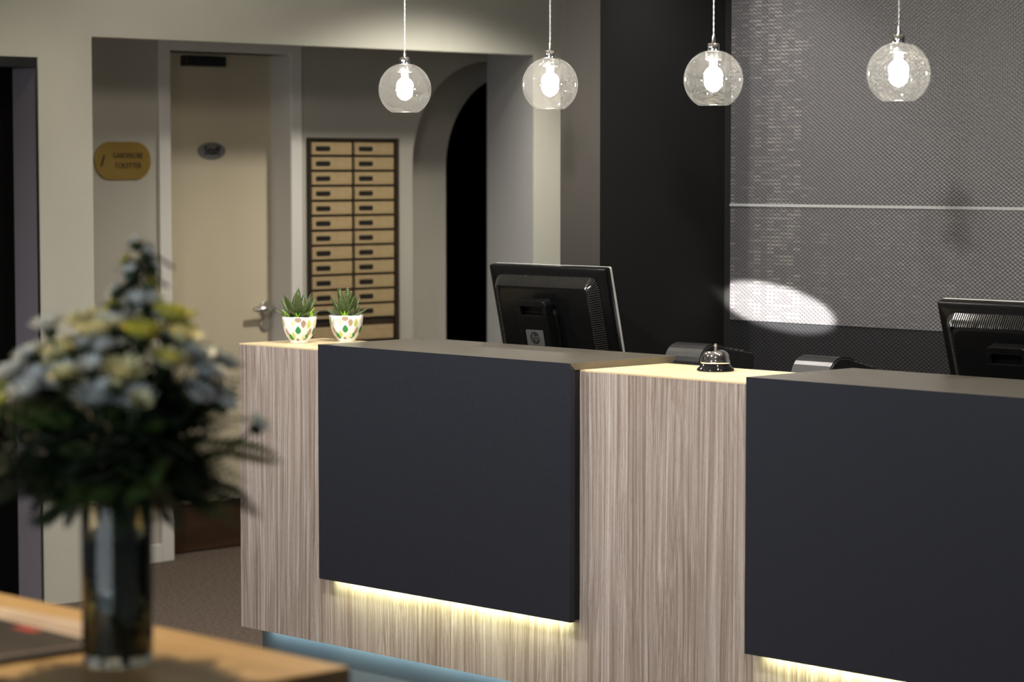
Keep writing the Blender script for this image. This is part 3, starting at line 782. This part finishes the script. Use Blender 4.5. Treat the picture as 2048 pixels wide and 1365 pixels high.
# magazines
def magazine(loc, rz, cover, wd, ht, th, label, extra=None):
    g = empty('magazine', loc, (0, 0, rz))
    b = MB(); b.box(-wd / 2 + .002, wd / 2 - .002, -ht / 2 + .002, ht / 2 - .002, .0006, th - .0006); b.build('pages', M_page, g)
    b = MB()
    b.box(-wd / 2, wd / 2, -ht / 2, ht / 2, th - .0006, th); b.box(-wd / 2, wd / 2, -ht / 2, ht / 2, 0, .0006); b.box(-wd / 2, -wd / 2 + .001, -ht / 2, ht / 2, 0, th)
    b.build('cover', cover, g)
    if extra:
        b = MB()
        for (x0, x1, y0, y1, mi) in extra: b.box(x0, x1, y0, y1, th - .0001, th + .0004, mi)
        b.build('cover_print', [M_magw, M_magred, M_page], g)
    tag(g, label, 'magazine', 'magazines on the table'); return g
magazine((-2.89, 1.86, ZTB), math.radians(4), M_magw, .29, .22, .006, 'pale magazine lying under the dark one on the foreground table')
magazine((-2.84, 1.80, ZTB + .006), math.radians(-2), M_mag, .27, .205, .007, 'dark-covered magazine on top beside the vase', [(-.125, .125, .080, .098, 0), (-.02, .03, .055, .075, 1)])

# ------------------------------------------------------------------ vase and bouquet
VX, VY = -2.612, 1.850
vs = empty('glass_vase', (VX, VY, ZTB))
b = MB(); b.lathe([(0, 0), (.040, 0), (.0425, .003), (.0435, .02), (.0435, .215), (.0430, .217), (.0415, .215), (.0412, .022), (.038, .014), (0, .013)], 56); b.build('vase_wall', M_vase, vs)
b = MB(); b.lathe([(0, .0135), (.038, .0145), (.0409, .022), (.0409, .15), (0, .15)], 48); b.build('water', M_water, vs)
tag(vs, 'clear cylinder glass vase with water on the foreground table', 'vase')

rnd = random.Random(21)
bq = empty('flower_bouquet', (VX, VY, ZTB))
RIGHT = Vector((.695, .719, 0)); FWD = Vector((-.719, .695, 0)); UPV = Vector((0, 0, 1))
def bp(r, f, z): return RIGHT * r + FWD * f + UPV * z
b = MB()
for i in range(80):
    a = rnd.uniform(0, 2 * PI); r = .036 * math.sqrt(rnd.random()); a2 = a + PI + rnd.uniform(-.6, .6)
    p0 = Vector((r * math.cos(a), r * math.sin(a), .018)); p1 = Vector((.03 * math.cos(a2), .03 * math.sin(a2), .21)); p2 = p1 + Vector((.03 * math.cos(a2), .03 * math.sin(a2), .07))
    b.tube([p0, p0.lerp(p1, .5), p1, p2], .0032, 6)
b.build('stem_bundle', M_stem, bq)
def frond(p, d_, ln, wd, mat, nleaf=13, droop=.35):
    m = MB(); d_ = d_.normalized(); pts = []; q = p.copy(); dd = d_.copy()
    for i in range(nleaf + 1):
        pts.append(q.copy()); q = q + dd * (ln / nleaf); dd = (dd + Vector((0, 0, -droop / nleaf))).normalized()
    m.tube(pts, [.0013 * (1 - .8 * i / nleaf) for i in range(nleaf + 1)], 5)
    sd = d_.cross(UPV)
    sd = sd.normalized() if sd.length > .1 else RIGHT.copy()
    sd = (Matrix.Rotation(rnd.uniform(-.9, .9), 3, d_) @ sd)
    for i in range(1, nleaf + 1):
        u = i / nleaf; L_ = wd * math.sin(PI * min(.98, .18 + .8 * u)) * rnd.uniform(.85, 1.1)
        t = (pts[i] - pts[i - 1]).normalized()
        for s in (-1, 1):
            v = (sd * s + t * .55).normalized(); nn = v.cross(t).normalized(); hw = L_ * .17
            a_, e_ = pts[i], pts[i] + v * L_
            mid = pts[i] + v * L_ * .45
            m.prism([a_ - t * .001, mid - t * hw, e_, mid + t * hw], [x + nn * .0006 for x in (a_ - t * .001, mid - t * hw, e_, mid + t * hw)])
    return m.build('leaf_frond', mat, bq)
nf = 0
for i in range(46):
    a = rnd.uniform(0, 2 * PI); el = rnd.uniform(-.1, 1.2)
    d_ = Vector((math.cos(a) * math.cos(el), math.sin(a) * math.cos(el), math.sin(el)))
    frond(d_ * rnd.uniform(.02, .07) + Vector((0, 0, .28)), d_, rnd.uniform(.06, .10), rnd.uniform(.026, .038), M_fern if rnd.random() < .85 else M_fern2, 10, droop=rnd.uniform(0, .4))
for i in range(120):
    a = rnd.uniform(0, 2 * PI); el = rnd.uniform(-.5, .9)
    d_ = Vector((math.cos(a) * math.cos(el), math.sin(a) * math.cos(el), math.sin(el)))
    p = Vector((math.cos(a) * .03, math.sin(a) * .03, .225 + rnd.uniform(0, .05)))
    frond(p, d_, rnd.uniform(.09, .155), rnd.uniform(.030, .048), M_fern if rnd.random() < .8 else M_fern2, droop=rnd.uniform(.1, .6))
for (r, f, z, dr, dz, ln) in ((.11, 0, .27, 1, -.05, .10), (.10, -.03, .24, .9, -.45, .10), (.12, .02, .30, 1, .1, .07), (-.09, 0, .24, -1, -.5, .09), (.05, -.05, .23, .5, -.7, .07), (-.03, -.05, .23, -.4, -.7, .06)):
    frond(bp(r, f, z), bp(dr, 0, dz), ln, .030, M_fern2 if dz > -.3 else M_fern, 14)
for i in range(16):                                    # foliage under water
    a = i * 2.4; frond(Vector((math.cos(a) * .012, math.sin(a) * .012, .022)), Vector((math.cos(a) * .13, math.sin(a) * .13, 1)), .15, .020, M_fern, 9, droop=0)
def bloom(p, d_, R_, mat, heart=True):
    m = MB(); d_ = d_.normalized(); u = d_.orthogonal().normalized(); v = d_.cross(u)
    for lay, (n, op, ln) in enumerate(((15, .25, 1), (13, .55, .85), (10, .95, .65), (7, 1.25, .42))):
        for k in range(n):
            a = 2 * PI * k / n + lay * .2 + rnd.uniform(-.08, .08); o_ = u * math.cos(a) + v * math.sin(a); t = (o_.cross(d_)).normalized()
            L_ = R_ * ln * rnd.uniform(.88, 1.05); hw = R_ * .15
            rows = []
            for i in range(5):
                s = i / 4; e = op + .35 * s; c = p + o_ * (L_ * s * math.cos(e * .8)) + d_ * (L_ * s * math.sin(e))
                h = hw * (.35, .8, 1, .85, .3)[i]; cup = d_ * h * .35
                rows.append([c - t * h + cup, c, c + t * h + cup])
            m.loops(rows, 0, False, False, True, closed=False)
    m.lathe([(0, -.012), (.006, -.008), (.011, 0), (.006, .004), (0, .005)], 10, 1, c=p)
    m.tube([p - d_ * .06, p - d_ * .01], .0022, 6, 2)
    return m.build('bloom', [mat, M_stem, M_stem], bq, normals=False)
BL = []
cz = .285
# (right, forward, height, radius, kind)
for r, f, z, R_, k in ((-.135, 0, .345, .038, 'y'), (-.10, .03, .385, .036, 'w'), (-.055, -.03, .375, .040, 'c'), (-.01, -.05, .395, .042, 'c'), (.035, -.05, .40, .042, 'y'), (.075, -.02, .395, .040, 'c'),
                      (.115, 0, .365, .036, 'w'), (.14, -.01, .335, .032, 'w'), (-.10, -.05, .335, .038, 'w'), (-.055, -.075, .335, .036, 'w'), (-.005, -.085, .345, .034, 'w'), (.045, -.085, .345, .036, 'w'),
                      (.095, -.06, .335, .036, 'w'), (-.145, -.02, .30, .034, 'w'), (.0, .02, .42, .036, 'w'), (.05, .03, .42, .036, 'y'), (-.04, .05, .41, .036, 'c'), (.155, .02, .30, .026, 'w'),
                      (-.155, .03, .27, .030, 'w'), (-.12, .06, .33, .034, 'w'), (.11, .06, .35, .034, 'w'), (-.075, .0, .41, .034, 'w'), (.025, .0, .435, .034, 'w'), (.02, .08, .38, .034, 'c'),
                      (-.12, -.02, .37, .034, 'w'), (-.08, -.05, .36, .032, 'w'), (-.03, -.06, .37, .034, 'c'), (.06, -.05, .37, .036, 'c'), (.09, -.03, .37, .030, 'w'), (.12, -.03, .35, .030, 'w'), (-.15, .02, .33, .030, 'w'), (.0, -.02, .42, .034, 'w'), (.07, .03, .41, .032, 'y'), (-.07, .03, .40, .032, 'c'), (.135, .03, .34, .030, 'w'), (.03, -.09, .36, .032, 'c')):
    r += rnd.uniform(-.014, .014); z += rnd.uniform(-.018, .014); f += rnd.uniform(-.02, .02); R_ *= rnd.uniform(.75, 1.12)
    p = bp(r, f, z); d_ = p - Vector((0, 0, .20)); d_ = d_.normalized() + Vector((0, 0, .25))
    bloom(p, d_, R_, {'w': M_petw, 'c': M_petc, 'y': M_pety}[k])
# fronds and buds poking out between the heads
for i in range(34):
    a = rnd.uniform(0, 2 * PI); rr = rnd.uniform(.03, .13)
    p = Vector((math.cos(a) * rr, math.sin(a) * rr, .40 - rr * .75 + rnd.uniform(-.03, .03))); d_ = p - Vector((0, 0, .22))
    frond(p - d_.normalized() * .03, d_, rnd.uniform(.05, .08), rnd.uniform(.02, .03), M_fern if i % 3 else M_fern2, 8, droop=.2)
for i in range(22):
    a = rnd.uniform(0, 2 * PI); rr = rnd.uniform(.02, .15)
    p = Vector((math.cos(a) * rr, math.sin(a) * rr, .425 - rr * .55 + rnd.uniform(-.02, .02)))
    bloom(p, p - Vector((0, 0, .2)), rnd.uniform(.012, .022), (M_petw, M_petw, M_petc, M_pety)[i % 4])
# tall sprig with small florets
m = MB()
sp_ = [bp(.01, .02, .40), bp(.018, .02, .44), bp(.028, .02, .48), bp(.034, .02, .515)]
m.tube(sp_, .002, 6)
m.build('sprig_stem', M_stem, bq)
for i in range(16):
    u = i / 15; a = i * 2.4; p = sp_[0].lerp(sp_[3], u) + Vector((math.cos(a), math.sin(a), .2)) * (.030 * (1 - .65 * u))
    bloom(p, Vector((math.cos(a), math.sin(a), .6)), .017 * (1 - .35 * u), M_petw if i % 4 else M_pety)
for i in range(12):
    a = i * 2.4 + 1; u = i / 11
    frond(sp_[0].lerp(sp_[3], u * .85), Vector((math.cos(a), math.sin(a), .35)), .045 * (1 - .4 * u), .016, M_fern2 if i % 3 == 0 else M_fern, 7)
tag(bq, 'bouquet of white and lime flowers with dark ferns standing in the vase', 'flowers')
